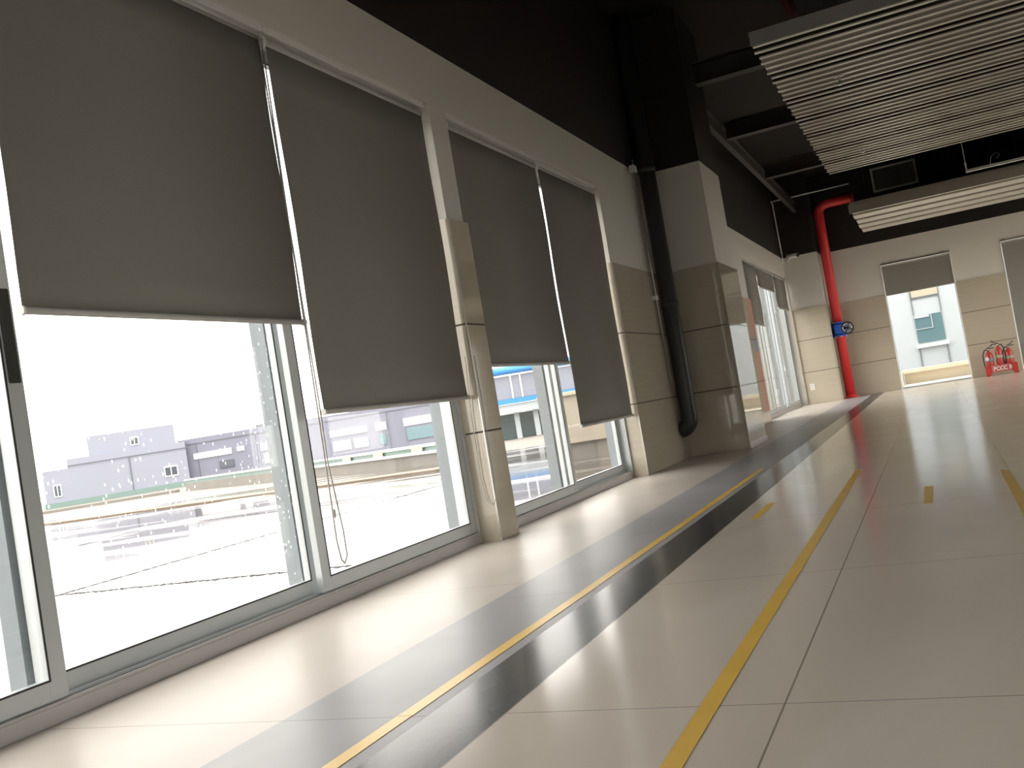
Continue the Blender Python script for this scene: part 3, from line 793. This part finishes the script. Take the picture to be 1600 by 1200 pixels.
# long building
def sbox(mb, u0, u1, d0, d1, z0, z1): mb.box(u0, u1, d0, d1, z0, z1, m60)
o = tag(empty('long_building', m60 @ Vector((-10, 3, TZ))), 'long low blue grey building with white strip openings behind the parapet', 'building')
b = MB(); sbox(b, -20.95, -1.6, .3, 9, TZ, 2.76); b.build('wall', M['bgrey'], o)
b = MB()
for u in (-19.9, -13.9, -8.0): sbox(b, u, u + .05, .26, .295, TZ, 2.45)
sbox(b, -20.4, -1.6, .26, .295, 2.40, 2.45); b.build('seam', M['seam'], o)
for u0, u1, z0, z1 in ((-20.1, -17.75, 1.45, 1.80), (-17.4, -16.95, 1.52, 1.80), (-15.95, -13.7, 1.30, 1.72), (-13.65, -11.5, 1.50, 1.92), (-11.6, -9.3, 1.40, 1.78), (-8.75, -8.1, 1.35, 1.82), (-7.0, -5.0, 1.35, 1.82)):
    if (u0, u1) == (-13.65, -11.5): continue
    b = MB(); sbox(b, u0, u1, .22, .295, z0, z1); b.build('light_strip', M['bwhite'], o)
for u0, u1, z0, z1, k in ((-15.8, -14.8, .5, 1.1, 'bpale'), (-14.6, -13.6, .5, 1.1, 'bpale'), (-18.6, -17.7, .65, 1.1, 'bdark'), (-11.5, -10.4, .5, 1.1, 'bpale'), (-10.2, -9.3, .5, 1.1, 'bpale'), (-8.6, -8.2, .45, 1.1, 'bteal'), (-6.9, -5.0, .45, 1.2, 'bteal')):
    b = MB(); sbox(b, u0, u1, .22, .295, z0, z1); b.build('door_panel', M[k], o)
for u in (-16.1, -14.9):
    b = MB(); sbox(b, u, u + .35, .5, .9, 2.761, 2.95); b.build('roof_vent', M['seam'], o)
# parapet running obliquely in front of the long building
def site_pt(u, D): return Vector((SITE.x, SITE.y, 0)) + FH * D + RH * u
pa, pb = site_pt(-14.55, 42), site_pt(-.9, 19.5)
dd = (pb - pa); Lp = dd.length; dd.normalize(); nn = Vector((-dd.y, dd.x, 0))
mp_ = Matrix(((dd.x, nn.x, 0, pa.x), (dd.y, nn.y, 0, pa.y), (0, 0, 1, 0), (0, 0, 0, 1)))
o = tag(empty('parapet_wall', (pa.x, pa.y, TZ)), 'low concrete parapet with white coping and green strip beyond the wet terrace', 'parapet')
b = MB(); b.box(0, Lp, 0, .5, TZ, .24, mp_); b.build('concrete_wall', M['conc'], o)
b = MB(); b.box(0, Lp, .05, .45, .2401, .37, mp_); b.build('green_strip', M['bgreen'], o)
b = MB(); b.box(-.2, Lp, .0, .5, .371, .42, mp_); b.build('coping', M['bwhite'], o)
b = MB(); b.tube([mp_ @ Vector((13, -.05, .24)), mp_ @ Vector((Lp, -.05, .24))], .035, 8); b.build('white_pipe', M['bwhite'], o)
b = MB()
for t_ in (.72, .80, .885): b.box(Lp * t_, Lp * t_ + .55, -.03, .0, .22, .40, mp_)
build_each(b, 'beige_block', M['bcream'], o)
pc = site_pt(-29.5, 44); d2 = pa - pc; L2 = d2.length; d2.normalize(); n2 = Vector((-d2.y, d2.x, 0))
mq = Matrix(((d2.x, n2.x, 0, pc.x), (d2.y, n2.y, 0, pc.y), (0, 0, 1, 0), (0, 0, 0, 1)))
b = MB(); b.box(-20, L2 - .5, 0, .4, TZ, .05, mq)
tag(b.build('roof_kerb', M['conc'], origin=pc), 'grey roof kerb running in front of the stepped building', 'kerb')
# brown stained low kerb
pe, pg = Vector((-24, 17.0, 0)), Vector((-8.4, 18.0, 0))
pe = site_pt(-19.5, 30.5); pg = site_pt(-1.5, 18.5); d3 = pg - pe; L3 = d3.length; d3.normalize(); n3 = Vector((-d3.y, d3.x, 0))
mk = Matrix(((d3.x, n3.x, 0, pe.x), (d3.y, n3.y, 0, pe.y), (0, 0, 1, 0), (0, 0, 0, 1)))
b = MB(); b.box(0, L3, -.3, .55, TZ, TZ + .03, mk)
tag(b.build('stained_kerb', M['rust'], origin=pe), 'brown stained low kerb strip lying across the wet terrace', 'kerb')

# pipe bridge and block seen through the second window (35 m out)
k35 = 35 / 60.
def zz(z): return SITE.z + (z - SITE.z) * k35
m35 = site(35)
o = tag(empty('pipe_gantry', m35 @ Vector((.5, 1, TZ))), 'grey panelled gantry with bright blue pipes seen under the blind right of the slim pillar', 'gantry')
b = MB(); b.tube([m35 @ Vector((-3 * k35, .3, zz(3.72))), m35 @ Vector((6.5 * k35, .3, zz(3.68)))], .15, 12); b.build('blue_pipe', M['bblue'], o)
b = MB(); b.box(-3 * k35, 6.5 * k35, .4, 2.5, zz(1.95), zz(3.42), m35); b.build('panel_wall', M['bgrey2'], o)
b = MB(); b.box(-3 * k35, 6.5 * k35, .1, .3, zz(1.62), zz(1.93), m35); b.build('blue_edge_beam', M['bblue'], o)
b = MB(); b.box(-3 * k35, 6.5 * k35, .2, 2.5, zz(1.05), zz(1.60), m35); b.build('deck_beam', M['bpale'], o)
b = MB(); b.box(-3 * k35, 6.5 * k35, .35, .395, zz(3.36), zz(3.44), m35)
for u in (-.1, .5, 2.0, 2.6): b.box(u * k35, (u + .09) * k35, .35, .395, zz(1.95), zz(3.355), m35)
build_each(b, 'white_post', M['bwhite'], o)
for u in (-.2, 1.0, 1.5, 3.5):
    b = MB(); b.box(u * k35, (u + .32) * k35, .6, 1.0, TZ, zz(1.04), m35); b.build('column', M['bpale'], o)
b = MB(); b.box(-3 * k35, 6.5 * k35, 2.2, 2.4, TZ, zz(1.04), m35); b.build('teal_screen', M['bteal'], o)
# beige block at the terrace end
o = tag(empty('rendered_block', (-1.6, 13.0, TZ)), 'beige rendered parapet block standing on the terrace outside the second window', 'parapet')
b = MB(); b.box(-2.86, XO - .05, 12.9, 13.5, .17, .84); b.build('upper_block', M['beigeconc'], o, bevel=.01)
b = MB(); b.box(-2.92, XO - .05, 12.84, 13.56, .841, .90); b.build('coping', M['bcream'], o, bevel=.01)
b = MB(); b.box(-2.6, XO - .05, 12.98, 13.45, TZ, .169); b.build('recessed_base', M['conc'], o)
b = MB(); b.box(-.95, XO - .001, 12.1, 12.8, TZ, 2.5); tag(b.build('exterior_pier', M['bwhite'], origin=(-.6, 12.4, TZ)), 'white pier on the outside of the window wall', 'pier')

# pale building beyond the end wall
FY = 25.0
o = tag(empty('pale_building', (2, FY, TZ)), 'pale blue grey panelled building just outside the end wall windows', 'building')
b = MB(); b.box(-2.4, 12, FY, FY + 6, TZ, 3.3); b.build('facade', M['bpale'], o)
b = MB(); b.box(-2.4, 12, FY - .05, FY - .001, 2.95, 3.35); b.build('cream_fascia', M['bcream'], o)
for x0 in (-1.1, 1.985, 5.1, 8.2):
    b = MB(); b.box(x0, x0 + .6, FY - .03, FY - .001, .83, 1.48); w = b.build('window', M['bteal'], o)
    b = MB(); b.box(x0 + .36, x0 + .38, FY - .05, FY - .031, 1.15, 1.48); b.box(x0, x0 + .36, FY - .05, FY - .031, 1.15, 1.165); b.box(x0, x0 + .33, FY - .05, FY - .031, 1.42, 1.479); b.build('glazing_bar', M['bpale'], w)
    b = MB(); b.box(x0 - .05, x0 + .65, FY - .09, FY - .001, .72, .80); b.build('window_sill', M['bwhite'], o)
    b = MB(); b.box(x0 + .02, x0 + .60, FY - .03, FY - .001, 1.92, 2.25); b.build('cream_panel', M['bcream'], o)
    b = MB()
    for xx in (x0 - .01, x0 + .60): b.box(xx, xx + .015, FY - .03, FY - .001, 1.50, 2.9); b.box(xx, xx + .015, FY - .03, FY - .001, TZ, .71)
    b.box(x0, x0 + .6, FY - .028, FY - .001, 1.88, 1.90)
    b.build('seam', M['seam'], o)
o = tag(empty('beige_parapet', (3, 21.5, TZ)), 'beige parapet low outside the end wall window', 'parapet')
b = MB(); b.box(1.62, 8, 22.6, 22.9, TZ, .22); b.build('rear_wall', M['ledge'], o)
b = MB(); b.box(1.60, 8, 22.5, 22.95, .2201, .30); b.build('coping', M['ledge'], o)
b = MB(); b.box(1.45, 1.59, 20.4, 22.95, TZ, .26); b.build('side_wall', M['ledge'], o)
b = MB(); b.box(1.60, 8, 20.4, 22.49, TZ, -.01); b.build('ledge', M['ledge'], o)
